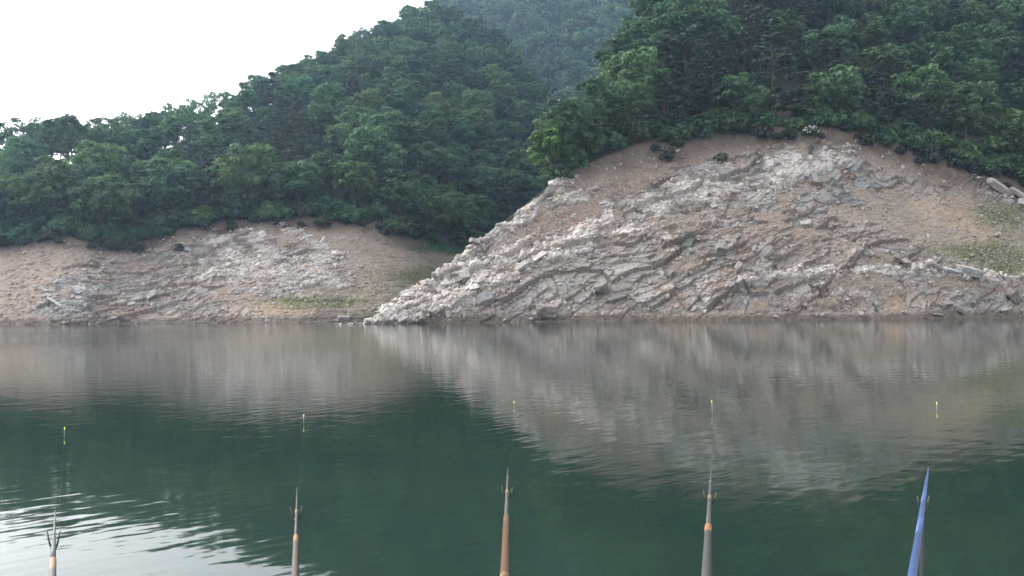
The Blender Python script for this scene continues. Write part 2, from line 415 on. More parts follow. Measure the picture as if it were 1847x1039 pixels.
# near bank under the camera, out of frame, that carries the rods and rests
ys_ = np.concatenate([np.linspace(-14, -3, 12), np.linspace(-2.5, 3.2, 40)]); xs_ = np.linspace(-14, 14, 120)
X, Y = np.meshgrid(xs_, ys_)
Z = np.interp(Y, [-14, -3, -.6, .3, 1.0, 1.6, 3.2], [3.2, 1.35, .55, .32, .1, -.12, -.9]) + .06 * fbm(X / .8, Y / .8, 40, 4)
i = np.arange(X.size).reshape(X.shape)
me = mesh_np('near_bank', np.stack([X, Y, Z], -1).reshape(-1, 3), np.stack([i[:-1, :-1], i[:-1, 1:], i[1:, 1:], i[1:, :-1]], -1).reshape(-1, 4), M_GROUND)
add_col(me, 'albedo', BROWN * (1 + .3 * fbm(X / .3, Y / .3, 41, 3)).reshape(-1, 1))
tag(link('near_bank', me), kind='structure')

# ------------------------------------------------------------------ water
def water_mat():
    m, n, out = new_mat('lake_water'); L = n.links.new
    p = N(n, 'ShaderNodeBsdfPrincipled'); p.inputs['IOR'].default_value = 1.333
    p.inputs['Roughness'].default_value = .045
    tc = N(n, 'ShaderNodeTexCoord')
    # body colour: cloudy green water with slow algae drifts
    nc = N(n, 'ShaderNodeTexNoise'); nc.inputs['Scale'].default_value = .55; nc.inputs['Detail'].default_value = 3
    cr = N(n, 'ShaderNodeMix', data_type='RGBA'); cr.inputs[6].default_value = (.0112, .0245, .0205, 1); cr.inputs[7].default_value = (.0155, .0310, .0200, 1)
    mr = N(n, 'ShaderNodeMapRange'); mr.inputs['From Min'].default_value = .35; mr.inputs['From Max'].default_value = .7
    L(tc.outputs['Object'], nc.inputs['Vector']); L(nc.outputs[0], mr.inputs['Value']); L(mr.outputs[0], cr.inputs[0]); L(cr.outputs[2], p.inputs['Base Color'])
    def wave(rot, sx, sy, amp, detail, dist=0.0):
        mp = N(n, 'ShaderNodeMapping'); mp.vector_type = 'TEXTURE'; mp.inputs['Rotation'].default_value = (0, 0, R(rot)); mp.inputs['Scale'].default_value = (1 / sx, 1 / sy, 1)
        t = N(n, 'ShaderNodeTexNoise'); t.inputs['Scale'].default_value = 1; t.inputs['Detail'].default_value = detail; t.inputs['Roughness'].default_value = .45
        t.inputs['Distortion'].default_value = dist
        k = N(n, 'ShaderNodeMath', operation='MULTIPLY'); k.inputs[1].default_value = amp
        L(tc.outputs['Object'], mp.inputs['Vector']); L(mp.outputs[0], t.inputs['Vector']); L(t.outputs[0], k.inputs[0])
        return k.outputs[0]
    def add(a, b):
        k = N(n, 'ShaderNodeMath', operation='ADD'); L(a, k.inputs[0]); L(b, k.inputs[1]); return k.outputs[0]
    h = add(add(wave(46, 2.0, 5.8, .0027, 1.0, .2), wave(24, 4, 11, .0008, 1.5)), wave(-14, 1.0, 2.0, .0034, 1.5))
    # wind-ruffled patches
    mk = N(n, 'ShaderNodeTexNoise'); mk.inputs['Scale'].default_value = .035; mk.inputs['Detail'].default_value = 3
    sx = N(n, 'ShaderNodeSeparateXYZ'); L(tc.outputs['Object'], sx.inputs[0]); L(tc.outputs['Object'], mk.inputs['Vector'])
    gx = N(n, 'ShaderNodeMapRange'); gx.inputs['From Min'].default_value = -6; gx.inputs['From Max'].default_value = -30; L(sx.outputs[0], gx.inputs['Value'])
    gy = N(n, 'ShaderNodeMapRange'); gy.inputs['From Min'].default_value = 26; gy.inputs['From Max'].default_value = 46; L(sx.outputs[1], gy.inputs['Value'])
    gz = N(n, 'ShaderNodeMapRange'); gz.inputs['From Min'].default_value = 92; gz.inputs['From Max'].default_value = 66; L(sx.outputs[1], gz.inputs['Value'])
    m1 = N(n, 'ShaderNodeMath', operation='MULTIPLY'); L(gx.outputs[0], m1.inputs[0]); L(gy.outputs[0], m1.inputs[1])
    m2 = N(n, 'ShaderNodeMath', operation='MULTIPLY'); L(m1.outputs[0], m2.inputs[0]); L(gz.outputs[0], m2.inputs[1])
    ruf = wave(-10, 2.2, 1.0, .13, 2.0)
    m3 = N(n, 'ShaderNodeMath', operation='MULTIPLY'); L(m2.outputs[0], m3.inputs[0]); L(ruf, m3.inputs[1])
    h = add(h, m3.outputs[0])
    b = N(n, 'ShaderNodeBump'); b.inputs['Strength'].default_value = 1; b.inputs['Distance'].default_value = 1
    L(h, b.inputs['Height']); L(b.outputs[0], p.inputs['Normal'])
    L(p.outputs[0], out.inputs[0])
    return m
M_WATER = water_mat()
me = mesh_np('water', np.array([(-620, -12, 0), (620, -12, 0), (620, 900, 0), (-620, 900, 0)], float), np.array([[0, 1, 2, 3]]), M_WATER)
tag(link('water', me), kind='structure')

# ------------------------------------------------------------------ rocks
def hull(seed, sx, sy, sz, n=16):
    r = np.random.default_rng(seed); bm = bmesh.new()
    for _ in range(n):
        v = r.normal(size=3); v /= np.linalg.norm(v); v = np.sign(v) * np.abs(v) ** .7
        bm.verts.new((v[0] * sx, v[1] * sy, v[2] * sz))
    res = bmesh.ops.convex_hull(bm, input=bm.verts)
    bmesh.ops.delete(bm, geom=[g for g in res['geom_interior'] if isinstance(g, bmesh.types.BMVert)], context='VERTS')
    bmesh.ops.triangulate(bm, faces=bm.faces[:])
    bm.verts.ensure_lookup_table(); bm.verts.index_update()
    V = np.array([v.co[:] for v in bm.verts]); T = np.array([[v.index for v in f.verts] for f in bm.faces]); bm.free()
    return V, T
HULLS = [hull(k, 1.0, .6 + .3 * (k % 3) / 2, .38 + .25 * (k % 4) / 3, 13 + k % 4) for k in range(12)]
def rotm(e): return np.array(Euler(e).to_matrix())
def rubble(S, name, count, wfun, smin, smax, strata, label):
    w = wfun(S).ravel().copy(); w[(S.gt.ravel() < .01) | ((S.gt.ravel() > .98) & (S.gU.ravel() > 1035))] = 0
    idx = RNG.choice(w.size, count, p=w / w.sum())
    P = S.gP.reshape(-1, 3)[idx]; pl = S.pale.ravel()[idx]; rkk = S.rk.ravel()[idx]
    VV = []; TT = []; CC = []; off = 0
    for k in range(count):
        V, T = HULLS[RNG.integers(12)]
        s = smin * (smax / smin) ** (RNG.random() ** 2.2)
        M = rotm((R(40) + RNG.normal(0, .4), -strata + RNG.normal(0, .45), RNG.normal(0, .5)))
        Q = V @ M.T * s + P[k] + np.array((0, -.2 * s, .12 * s)) + RNG.normal(0, .06, 3)
        VV.append(Q); TT.append(T + off); off += len(V)
        a = np.clip(pl[k] * .8 + .25 * RNG.random() + .12, 0, 1)
        c = (GREY * .9 * (1 - a) + PALE * a) * (.8 + .4 * RNG.random())
        if RNG.random() < .15: c = c * np.array((1.1, .93, .82))
        CC.append(np.broadcast_to(c, (len(V), 3)))
    me = mesh_np(name, np.concatenate(VV), np.concatenate(TT), M_ROCK, corner=3)
    add_col(me, 'tint', np.concatenate(CC))
    o = link(name, me); tag(o, label, 'rubble', kind='stuff')
    return o
rubble(HD, 'rubble', 19000, lambda S: 1.4 * S.pale + .40 * S.rk + .36 + 2.0 * (S.gt > .93) * (S.gU < 1035), .08, .45, R(25), 'small broken stones strewn over the rocky headland slope')
rubble(LF, 'rubble', 9000, lambda S: (2.4 * S.pale + .25 * S.rk + .10) * (.15 + .85 * smooth(720, 640, S.gU)) , .08, .42, R(12), 'small broken stones strewn over the far left bank')

def stone(seed, sx, sy, sz):
    """an angular block: a ball cut by random planes, chipped and roughened"""
    g = np.random.default_rng(seed); bm = bmesh.new(); bmesh.ops.create_icosphere(bm, subdivisions=4, radius=1.0)
    V = np.array([v.co[:] for v in bm.verts]); bm.verts.index_update(); T = np.array([[v.index for v in f.verts] for f in bm.faces]); bm.free()
    n = g.normal(size=(11, 3)); n = np.concatenate([n, np.eye(3), -np.eye(3)]) + g.normal(size=(17, 3)) * .12; n /= np.linalg.norm(n, axis=1, keepdims=True)
    d = np.concatenate([g.uniform(.78, 1.1, 11), g.uniform(.62, .8, 6)])
    c = V @ n.T; r = np.where(c > .05, d / np.maximum(c, .05), 9).min(1); r = np.minimum(r, 1.25)
    f1, f2, dx, dy, ci, cj = worley(V[:, 0] * 2.2 + V[:, 2] * 1.3, V[:, 1] * 2.2 - V[:, 2] * 1.9, seed)
    r = r * (1 + .10 * (hsh(ci, cj, 5) - .5) + .10 * fbm(V[:, 0] * 3 + V[:, 2] * 2, V[:, 1] * 3 - V[:, 2] * 2, seed, 4)) - .04 * smooth(.08, 0, f2 - f1)
    tn = 1 + .35 * (hsh(ci, cj, 6) - .5) + .35 * fbm(V[:, 0] * 2 - V[:, 2], V[:, 1] * 2 + V[:, 2], seed + 3, 4)
    return V * r[:, None] * (sx, sy, sz), T, tn
ROCK_ME = []
for k in range(12):
    V, T, tn = stone(900 + k, 1.0, .6 + .3 * (k % 3) / 2, .42 + .25 * (k % 4) / 3)
    me = mesh_np('boulder', V, T, M_ROCK, corner=3); add_col(me, 'tint', tn[:, None] * np.ones(3))
    ROCK_ME.append(me)
def surf_at(S, u, v):
    j = np.abs(S.gU[0] - u).argmin(); col = S.gV[:, j]
    # first row (from the water up) whose pixel row reaches v
    k = int(np.argmax(col <= v)) if (col <= v).any() else len(col) - 1
    return S.gP[k, j], S.pale[k, j]
def boulder(S, u, v, s, e, col, label, group=None, name='boulder', sc=(1, 1, 1), k=None, lift=.1):
    P, _ = surf_at(S, u, v)
    o = link(name, ROCK_ME[k if k is not None else random.randrange(12)])
    o.location = (P[0], P[1] - .25 * s, P[2] + lift * s); o.scale = (s * sc[0], s * sc[1], s * sc[2]); o.rotation_euler = e
    o.color = (*(np.array(col) * .78), 1); tag(o, label, 'rock', group)
    return o
P_ = tuple(PALE); G_ = tuple(GREY); T_ = (.40, .32, .27)
boulder(HD, 904, 528, .75, (.2, .1, .2), (.46, .36, .30), 'blocky pinkish boulder perched on the grey slab near the headland tip', k=5, sc=(.8, .9, 1.7))
boulder(HD, 872, 541, 1.7, (.7, -.4, .1), (.25, .24, .23), 'large smooth grey slab lying just left of the perched pinkish block', name='slab', k=2, sc=(1, .8, .8))
boulder(HD, 985, 566, 1.9, (.3, .1, 0), (.27, .23, .21), 'wide rounded grey boulder at the waterline left of the headland centre', k=7, sc=(1.1, .8, .9))
boulder(HD, 1716, 493, 1.7, (.4, .22, .1), (.46, .45, .43), 'left half of the cracked white slab on the right shelf', name='slab', k=0, sc=(1.1, .7, .6))
boulder(HD, 1745, 499, 2.1, (.4, .24, -.05), (.44, .43, .41), 'right half of the cracked white slab on the right shelf', name='slab', k=3, sc=(1.15, .6, .6))
boulder(HD, 1805, 344, 2.6, (.6, .5, .1), (.42, .36, .32), 'long pale slab under the trees at the far right edge', name='slab', k=6, sc=(1.2, .6, .5))
boulder(HD, 1836, 356, 1.9, (.6, .5, .0), (.40, .35, .31), 'second pale slab under the trees, cut off by the right edge', name='slab', k=1, sc=(1.2, .6, .5))
boulder(HD, 1490, 362, 1.8, (.9, -.5, .2), (.25, .235, .22), 'broad upright grey-blue slab below the summit outcrop', name='slab', k=4, sc=(.9, 1.0, .5))
boulder(HD, 1545, 300, 1.6, (.9, -.9, .2), (.24, .245, .24), 'steep grey-blue slab right of the summit outcrop', name='slab', k=8, sc=(1.2, .7, .6))
boulder(HD, 1631, 564, .45, (.1, .4, .2), P_, 'single white cobble at the waterline below the right shelf', k=9)
boulder(HD, 1690, 570, .8, (.2, .1, .2), (.42, .38, .35), 'flat pale stone at the waterline left of the grey boulder pair', k=0, sc=(1.2, .7, .5))
boulder(HD, 1705, 556, .9, (.3, -.3, .2), (.27, .235, .215), 'left boulder of the grey pair at the right waterline', k=5)
boulder(HD, 1730, 560, .9, (.4, .3, .5), (.28, .245, .22), 'right boulder of the grey pair at the right waterline', k=10)
boulder(HD, 1555, 569, .6, (.3, .3, .5), P_, 'white stone at the waterline below the ledge of pale rock', k=11)
boulder(HD, 1400, 572, .45, (.3, .6, .5), P_, 'small white stone at the waterline at the foot of the grey rocks', k=2)
boulder(HD, 1825, 540, 1.6, (.3, .6, .5), (.26, .225, .205), 'grey angular boulder at the far right waterline', k=6)
boulder(HD, 1112, 536, 1.7, (.7, -.3, .1), (.24, .22, .205), 'grey slab overhanging a dark gap low on the headland centre', name='slab', k=3, sc=(1.1, .8, .6))
boulder(HD, 1085, 524, 1.3, (.7, -.5, .1), (.25, .23, .21), 'grey block above the overhanging slab on the headland centre', k=7)
boulder(HD, 1383, 460, 1.5, (.9, -.7, .1), (.27, .235, .22), 'tilted rectangular grey block in the middle of the headland', k=4, sc=(1.1, .7, .7))
boulder(HD, 1572, 373, .42, (.4, .5, .1), P_, 'lone white stone right of the grey-blue slab', k=9)
boulder(HD, 870, 500, 1.2, (.5, -.6, .1), PALE * .85, 'stout pale block on the upper white band near the tip', k=5, sc=(1.1, .8, .8))
boulder(HD, 975, 472, 1.3, (.5, -.6, .1), PALE * .9, 'stout pale block in the middle of the second white band', k=8, sc=(1.2, .8, .7))
boulder(HD, 945, 485, 1.4, (.5, -.65, .1), PALE * .9, 'long pale block with a dark underside in the second white band', k=6, sc=(1.3, .7, .6))
boulder(LF, 621, 577, 1.3, (.3, .1, .2), (.32, .27, .245), 'low pinkish boulder at the waterline of the left cove', k=7, sc=(1.1, .8, .8))
boulder(LF, 609, 581, .55, (.3, .1, .2), (.30, .26, .24), 'small stone touching the low pinkish boulder in the cove', k=1)
boulder(LF, 478, 576, .5, (.3, .5, .2), P_, 'white stone at the left shore below the ochre soil', k=9)
boulder(LF, 484, 581, .45, (.3, .2, .9), P_, 'white stone half in the water below the ochre soil', k=10)
for (u, v, s, lab) in [(62, 517, .5, 'topmost white stone of the curved row on the red left bank'), (77, 519, .5, 'second white stone of the curved row on the red left bank'),
                       (83, 526, .55, 'third white stone of the curved row on the red left bank'), (88, 535, .55, 'fourth white stone of the curved row on the red left bank'),
                       (97, 545, .9, 'long white stone near the bottom of the curved row'), (108, 551, .9, 'lowest long white stone of the curved row')]:
    boulder(LF, u, v, s, (.4, .5, .1), (.52, .50, .47), lab, k=0 if s > .8 else 4, sc=(1.2, .7, .55))
boulder(LF, 147, 530, 1.1, (.5, .6, .1), (.50, .48, .45), 'white capped rock standing on the grey outcrop near the left edge', k=5)
boulder(LF, 250, 540, 1.3, (.7, -.3, .1), (.29, .275, .26), 'flat-faced grey block in the middle of the grey rubble', k=3, sc=(1, .8, .9))
boulder(LF, 276, 536, 1.2, (.8, -.6, .1), (.28, .27, .255), 'upright grey block right of the flat-faced one', k=8)
boulder(LF, 617, 463, .75, (.5, .1, .1), (.40, .35, .32), 'left stone of the pale pair above the tan slope', k=2)
boulder(LF, 626, 463, .7, (.5, .3, .1), (.40, .35, .32), 'right stone of the pale pair above the tan slope', k=7)
boulder(LF, 616, 476, .6, (.5, .3, .1), (.42, .38, .35), 'single pale stone below the pale pair', k=10)
boulder(LF, 669, 563, .45, (.3, .9, .1), (.46, .43, .40), 'narrow pale stone lying beside the headland tip', k=0, sc=(1.3, .5, .5))

def scatter(S, n, wfun, smin, smax, strata, zones):
    w = wfun(S).ravel().copy(); w[(S.gt.ravel() < .02) | ((S.gt.ravel() > .95) & (S.gU.ravel() > 1035))] = 0
    u_ = S.gU.ravel(); w[(u_ < -10) | (u_ > 1860)] = 0
    idx = RNG.choice(w.size, n, p=w / w.sum(), replace=False)
    for i in idx:
        u = u_[i]; v = S.gV.ravel()[i]; p = S.gP.reshape(-1, 3)[i]; pl = S.pale.ravel()[i]
        for cond, lab, grp in zones:
            if cond(u, v, pl): break
        s = smin * (smax / smin) ** (RNG.random() ** 1.8)
        o = link('boulder', ROCK_ME[RNG.integers(12)])
        o.location = p + np.array((0, -.2 * s, .12 * s)); o.scale = (s, s * RNG.uniform(.7, 1), s * RNG.uniform(.7, 1.1))
        o.rotation_euler = (R(40) + RNG.normal(0, .3), -strata + RNG.normal(0, .35), RNG.normal(0, .4))
        a = np.clip(pl * .85 + .1 + .2 * RNG.random(), 0, 1)
        c = (GREY * (1 - a) + PALE * a) * RNG.uniform(.8, 1.12)
        o.color = (*c, 1); tag(o, lab, 'rock', grp)
ZH = [(lambda u, v, p: u < 960, 'loose pale angular rock on the rubble ridge running down to the headland tip', 'rocks on the ridge to the headland tip'),
      (lambda u, v, p: v > 555, 'loose rock along the waterline at the foot of the headland', 'rocks along the headland waterline'),
      (lambda u, v, p: u > 1560, 'loose rock on the brown soil slope at the right of the headland', 'rocks on the right soil slope'),
      (lambda u, v, p: v < 400, 'broken rock high on the headland outcrop below the trees', 'rocks high on the headland'),
      (lambda u, v, p: True, 'broken rock in the middle of the headland face', 'rocks on the headland face')]
ZL = [(lambda u, v, p: u < 370, 'grey loose rock on the rubble at the left end of the far bank', 'grey rocks on the far left bank'),
      (lambda u, v, p: True, 'pale loose rock in the white scree of the left bank', 'pale rocks in the left scree')]
scatter(HD, 170, lambda S: 2.0 * S.pale + .5 * S.rk + .08 + 3 * (S.gt > .95) * (S.gU < 1035), .45, 1.15, R(25), ZH)
scatter(LF, 70, lambda S: 2.0 * S.pale + .6 * S.rk + .01, .45, 1.05, R(12), ZL)

# ------------------------------------------------------------------ trees
def leaves(C, rad, n, size, rng, flat=1.0, up=.35, elong=1.6, shell=.55):
    """rhombic leaf clumps spread through the outer part of ellipsoids; returns verts (n*4,3)"""
    k = len(C); v = rng.normal(size=(k, n, 3)); v /= np.linalg.norm(v, axis=-1, keepdims=True)
    v[..., 2] = np.where(rng.random((k, n)) < .6, np.abs(v[..., 2]), v[..., 2])
    r = (shell + (1 - shell) * rng.random((k, n, 1)) ** .6)
    rad = np.asarray(rad).reshape(k, 1, 1)
    off = v * r * rad; off[..., 2] *= flat
    p = (np.asarray(C)[:, None, :] + off).reshape(-1, 3)
    nn = v.reshape(-1, 3) + rng.normal(size=(k * n, 3)) * .55 + np.array((0, 0, up)); nn /= np.linalg.norm(nn, axis=1, keepdims=True)
    t = np.cross(nn, rng.normal(size=(k * n, 3))); t /= np.linalg.norm(t, axis=1, keepdims=True) + 1e-9
    b = np.cross(nn, t); s = size * (.6 + .8 * rng.random((k * n, 1)))
    Q = np.stack([p - t * s * elong / 2, p - b * s / 2 - t * s * .1, p + t * s * elong / 2, p + b * s / 2 + t * s * .1], 1)
    return Q.reshape(-1, 3), k * n
def tube(pts, rads, seg=6):
    pts = np.asarray(pts, float); V = []; Fc = []
    for i, p in enumerate(pts):
        d = pts[min(i + 1, len(pts) - 1)] - pts[max(i - 1, 0)]; d /= np.linalg.norm(d) + 1e-9
        a = np.cross(d, (1, .1, 0) if abs(d[2]) > .7 else (0, 0, 1)); a /= np.linalg.norm(a); b = np.cross(d, a)
        for k in range(seg):
            w = 2 * math.pi * k / seg; V.append(p + rads[i] * (math.cos(w) * a + math.sin(w) * b))
    for i in range(len(pts) - 1):
        for k in range(seg):
            k2 = (k + 1) % seg; Fc.append((i * seg + k, i * seg + k2, (i + 1) * seg + k2, (i + 1) * seg + k))
    return np.array(V), np.array(Fc)
class MB:
    def __init__(s): s.V = []; s.F = []; s.n = 0
    def add(s, V, F): s.V.append(V); s.F.append(np.asarray(F) + s.n); s.n += len(V); return s
    def get(s): return np.concatenate(s.V), np.concatenate(s.F)
def quads(n): return np.arange(n * 4).reshape(-1, 4)

def gen_broad(seed, H=11, Rw=4.6, nl=17, per=260, leaf=.40, open_=False):
    g = np.random.default_rng(seed); C = []; rad = []
    zc = H * (.60 if not open_ else .68); rz = H * (.40 if not open_ else .30)
    for k in range(nl):
        ph = k * 2.39996 + g.normal(0, .3); w = (k + .5) / nl
        el = math.asin(np.clip(1 - 1.55 * w, -.75, 1))
        q = .72 + .22 * g.random()
        C.append((Rw * q * math.cos(el) * math.cos(ph) * (1 + .15 * g.normal()), Rw * q * math.cos(el) * math.sin(ph), zc + rz * q * math.sin(el) * 1.0)); rad.append(Rw * g.uniform(.30, .47))
    C.append((0, 0, zc)); rad.append(Rw * .6)
    C = np.array(C); rad = np.array(rad)
    # each lobe broken into leafy sprays
    C2 = []; r2 = []; ti = []
    for c, r in zip(C, rad):
        m = 11
        v = g.normal(size=(m, 3)); v /= np.linalg.norm(v, axis=1, keepdims=True); v[:, 2] = np.where(g.random(m) < .7, np.abs(v[:, 2]), v[:, 2])
        C2.append(c + v * r * .78 * np.array((1, 1, .8))); r2.append(np.full(m, r * .42) * g.uniform(.7, 1.25, m)); ti.append(np.full(m, .72 + .5 * g.random()) * g.uniform(.78, 1.22, m))
    C2 = np.concatenate(C2); r2 = np.concatenate(r2); ti = np.concatenate(ti)
    n = max(6, per // 11)
    V, cnt = leaves(C2, r2, n, leaf, g, flat=.7, up=.5)
    t = np.repeat(ti, n * 4); t = t * np.repeat(g.uniform(.8, 1.2, cnt), 4)
    tint = t[:, None] * np.array((1, 1, 1))
    tint[:, 0] *= np.repeat(g.uniform(.85, 1.2, cnt), 4)
    tr = MB()
    top = np.array((g.normal(0, .4), g.normal(0, .4), H * .72)); mid = np.array((g.normal(0, .25), g.normal(0, .25), H * .35))
    tr.add(*tube([(0, 0, -1.2), (0, 0, .2), mid, top], [.24, .2, .15, .05]))
    for k in range(6):
        c = C[g.integers(nl)]; b = mid * (.7 + .5 * g.random()); b[2] = H * (.25 + .3 * g.random())
        tr.add(*tube([b, (b + c) / 2 + (0, 0, -.2), c], [.09, .06, .02], 5))
    return V, cnt, tint, tr.get()
def gen_pine(seed, H=13, Rw=3.4, leaf=.34, gap=1.0, npad=20):
    g = np.random.default_rng(seed); C = []; tr = MB(); ti = []
    lean = g.normal(0, .5, 2)
    def axis(z): f = (z / H) ** 1.5; return np.array((lean[0] * f + .25 * math.sin(z * .5 + seed), lean[1] * f, z))
    tr.add(*tube([axis(z) if z > 0 else np.array((0, 0, z)) for z in (-1.2, .5, H * .3, H * .6, H * .85, H)], [.24, .21, .17, .12, .06, .02]))
    z = H * .22; k = 0
    while z < H * .98:
        f = (z - H * .22) / (H * .78); Lb = Rw * (1 - f) ** .75 * (0.75 if f < .12 else 1) + .35
        nb = g.integers(3, 6)
        for j in range(nb):
            ph = 2 * math.pi * j / nb + k * 1.1 + g.normal(0, .25); L = Lb * g.uniform(.6, 1.15)
            if g.random() < .12: continue
            d = np.array((math.cos(ph), math.sin(ph), 0)); a = axis(z); e = a + d * L + np.array((0, 0, L * g.uniform(-.02, .22)))
            tr.add(*tube([a, (a + e) / 2 + (0, 0, -.06 * L), e], [.06, .04, .015], 4))
            m = max(2, int(L / .42)); b = g.uniform(.8, 1.2)
            for q in range(m):
                w = .35 + .65 * (q + .5) / m; side = np.array((-d[1], d[0], 0)) * g.normal(0, .32) * L * .35
                C.append(a + (e - a) * w + side + (0, 0, .12)); ti.append(b * g.uniform(.85, 1.15))
        z += H * g.uniform(.075, .105) * gap; k += 1
    C = np.array(C); ti = np.array(ti); n = npad
    V, cnt = leaves(C, np.full(len(C), .52), n, leaf, g, flat=.30, up=1.3, elong=2.2, shell=.1)
    t = np.repeat(ti, n * 4) * np.repeat(g.uniform(.8, 1.2, cnt), 4)
    return V, cnt, t[:, None] * np.ones(3), tr.get()
def gen_shrub(seed, H=1.8, Rw=1.3, leaf=.24, m=16):
    g = np.random.default_rng(seed)
    v = g.normal(size=(m, 3)); v /= np.linalg.norm(v, axis=1, keepdims=True); v[:, 2] = np.abs(v[:, 2])
    C = v * np.array((Rw * .75, Rw * .75, H * .62)) * g.uniform(.5, 1, (m, 1)) + (0, 0, H * .25)
    V, cnt = leaves(C, np.full(m, Rw * (.42 if m < 20 else .30)), 45 if m < 20 else 60, leaf, g, flat=.8, up=.4)
    t = np.repeat(g.uniform(.75, 1.25, m), (cnt // m) * 4)
    tr = MB()
    for k in range(5): tr.add(*tube([(0, 0, -.4), C[k] * .5, C[k]], [.04, .03, .01], 4))
    return V, cnt, t[:, None] * np.ones(3), tr.get()

def proto(kind, data, bark):
    V, cnt, tint, (TV, TF) = data
    c = mesh_np(kind + '_crown', V, quads(cnt), M_LEAF); add_col(c, 'tint', tint)
    t = mesh_np(kind + '_trunk', TV, TF, bark, True)
    return c, t
BROAD = [proto('broadleaf', gen_broad(20 + k, H=10.5 + (k % 3), Rw=4.3 + .5 * (k % 2), nl=15 + k % 4, per=400, leaf=.33), M_BARK) for k in range(7)]
OPEN = [proto('broadleaf', gen_broad(60 + k, H=12, Rw=4.6, nl=9, per=190, leaf=.36, open_=True), M_BARK) for k in range(3)]
PINE = [proto('pine', gen_pine(40 + k, H=12.5 + k % 3, Rw=4.0 + .5 * (k % 2), gap=1.1), M_PINEBARK) for k in range(5)]
BIGPINE = [proto('pine', gen_pine(48 + k, H=15, Rw=5.6, gap=1.25, npad=26), M_PINEBARK) for k in range(2)]
BUSH = [proto('bushy_tree', gen_shrub(180 + k, H=5.2, Rw=3.3, leaf=.36, m=46), M_BARK) for k in range(4)]
SHRUB = [proto('shrub', gen_shrub(80 + k, H=1.6 + .3 * (k % 2)), M_BARK) for k in range(4)]
def plant(kind, pr, loc, sc, col, label, cat, group=None, rz=None, szz=1.0):
    r = empty(kind, loc, RNG.uniform(0, 6.28) if rz is None else rz)
    r.scale = (sc, sc, sc * szz)
    c = link('crown', pr[0], r); c.color = (*col, 1)
    link('trunk' if kind != 'shrub' else 'stems', pr[1], r)
    tag(r, label, cat, group)
    return r
def sample(S, spacing, u0, u1, dmax_back, tries, seed):
    g = np.random.default_rng(seed)
    u = g.uniform(u0, u1, tries); Dw, Dc, zc, s, D2 = sheet_consts(S, u) if S is not FR else (None, np.full(tries, 455.), None, None, np.full(tries, 770.))
    f = g.random(tries); D = Dc + 1.5 + (D2 + dmax_back - Dc - 1.5) * f
    x = xpix(u, D); keep = []; cell = {}
    ok = g.random(tries) < np.clip(D / D.max(), 0, 1)
    for i in np.nonzero(ok)[0]:
        k = (int(x[i] // spacing), int(D[i] // spacing)); bad = False
        for a in (-1, 0, 1):
            for b in (-1, 0, 1):
                for j in cell.get((k[0] + a, k[1] + b), ()):
                    if (x[i] - x[j]) ** 2 + (D[i] - D[j]) ** 2 < spacing ** 2: bad = True; break
                if bad: break
            if bad: break
        if bad: continue
        cell.setdefault(k, []).append(i); keep.append(i)
    u = u[keep]; D = D[keep]; z = height(S, u, D)
    return u, D, z, vpix(u, z, D), vpix(u, z + 10.5, D)
GREEN = np.array((.068, .138, .054)); PGREEN = np.array((.064, .092, .062))
def hue(g, base, var=.34):
    c = base * g.uniform(1 - var, 1 + var); t = g.normal(0, .16)
    return c * np.array((1 + t, 1 + .25 * t, 1 - .35 * t))
G2 = np.random.default_rng(5)
cands = []   # (size, kind, sheet, u, D, z)
u, D, z, vb, vt = sample(HD, 6.0, 1000, 1930, 6, 9000, 1)
for i in range(len(u)):
    if vb[i] < -25: continue
    if 1340 < u[i] < 1455 and vb[i] > 165: continue
    pn = .15 + .55 * float(np.exp(-((u[i] - 1350) / 130) ** 2)) * (vb[i] < 330)
    if u[i] < 1010: pn = 0
    cands.append((1 / D[i], 'pine' if G2.random() < pn else 'broad', HD, u[i], D[i], z[i], vb[i]))
u, D, z, vb, vt = sample(LF, 7.0, -70, 1010, 5, 16000, 2)
hs_ = HD.ys
for i in range(len(u)):
    if vb[i] < -15: continue
    if u[i] > 672 and vt[i] > hs_(u[i]) - 4: continue
    if u[i] > 975 + (vb[i] - 165) * 0: continue
    blobp = .75 * float(blob(np.array(u[i]), np.array(vb[i]), 500, 290, 110, 90)) + .06
    if 340 < u[i] < 560 and vb[i] > 330: blobp = .6
    if D[i] > sheet_consts(LF, u[i])[4] - 25: blobp = 0
    cands.append((1 / D[i], 'pine' if G2.random() < blobp else 'broad', LF, u[i], D[i], z[i], vb[i]))
cands.sort(key=lambda c: -c[0])
LAB = {('broad', 0): ('rounded green broad-leaved tree in the wood on the right headland above the rocks', 'broad-leaved trees on the right headland'),
       ('broad', 1): ('rounded green broad-leaved tree in the wood on the left hillside', 'broad-leaved trees on the left hillside'),
       ('pine', 0): ('grey-green pine with layered boughs in the wood on the right headland', 'pines on the right headland'),
       ('pine', 1): ('dark grey-green pine with layered boughs in the wood on the left hillside', 'pines on the left hillside')}
special = [(1400, 150, 'headland'), (945, 0, 0)]
nbro = 0; rest = []
for s_, kind, S, u, D, z, vb in cands:
    if kind == 'broad':
        if nbro >= 285: rest.append((S, u, D, z)); continue
        nbro += 1
    sky_edge = S is LF and u < 420 and D > sheet_consts(S, u)[4] - 14
    col = hue(G2, GREEN) if kind == 'broad' else hue(G2, PGREEN, .15)
    pr = (OPEN[G2.integers(3)] if sky_edge else BROAD[G2.integers(7)]) if kind == 'broad' else PINE[G2.integers(5)]
    lab, grp = LAB[(kind, 0 if S is HD else 1)]
    plant('broadleaf_tree' if kind == 'broad' else 'pine_tree', pr, (float(xpix(u, D)), float(D), float(z) - .3), G2.uniform(.82, 1.22), col, lab, 'tree', grp, szz=G2.uniform(.9, 1.1))

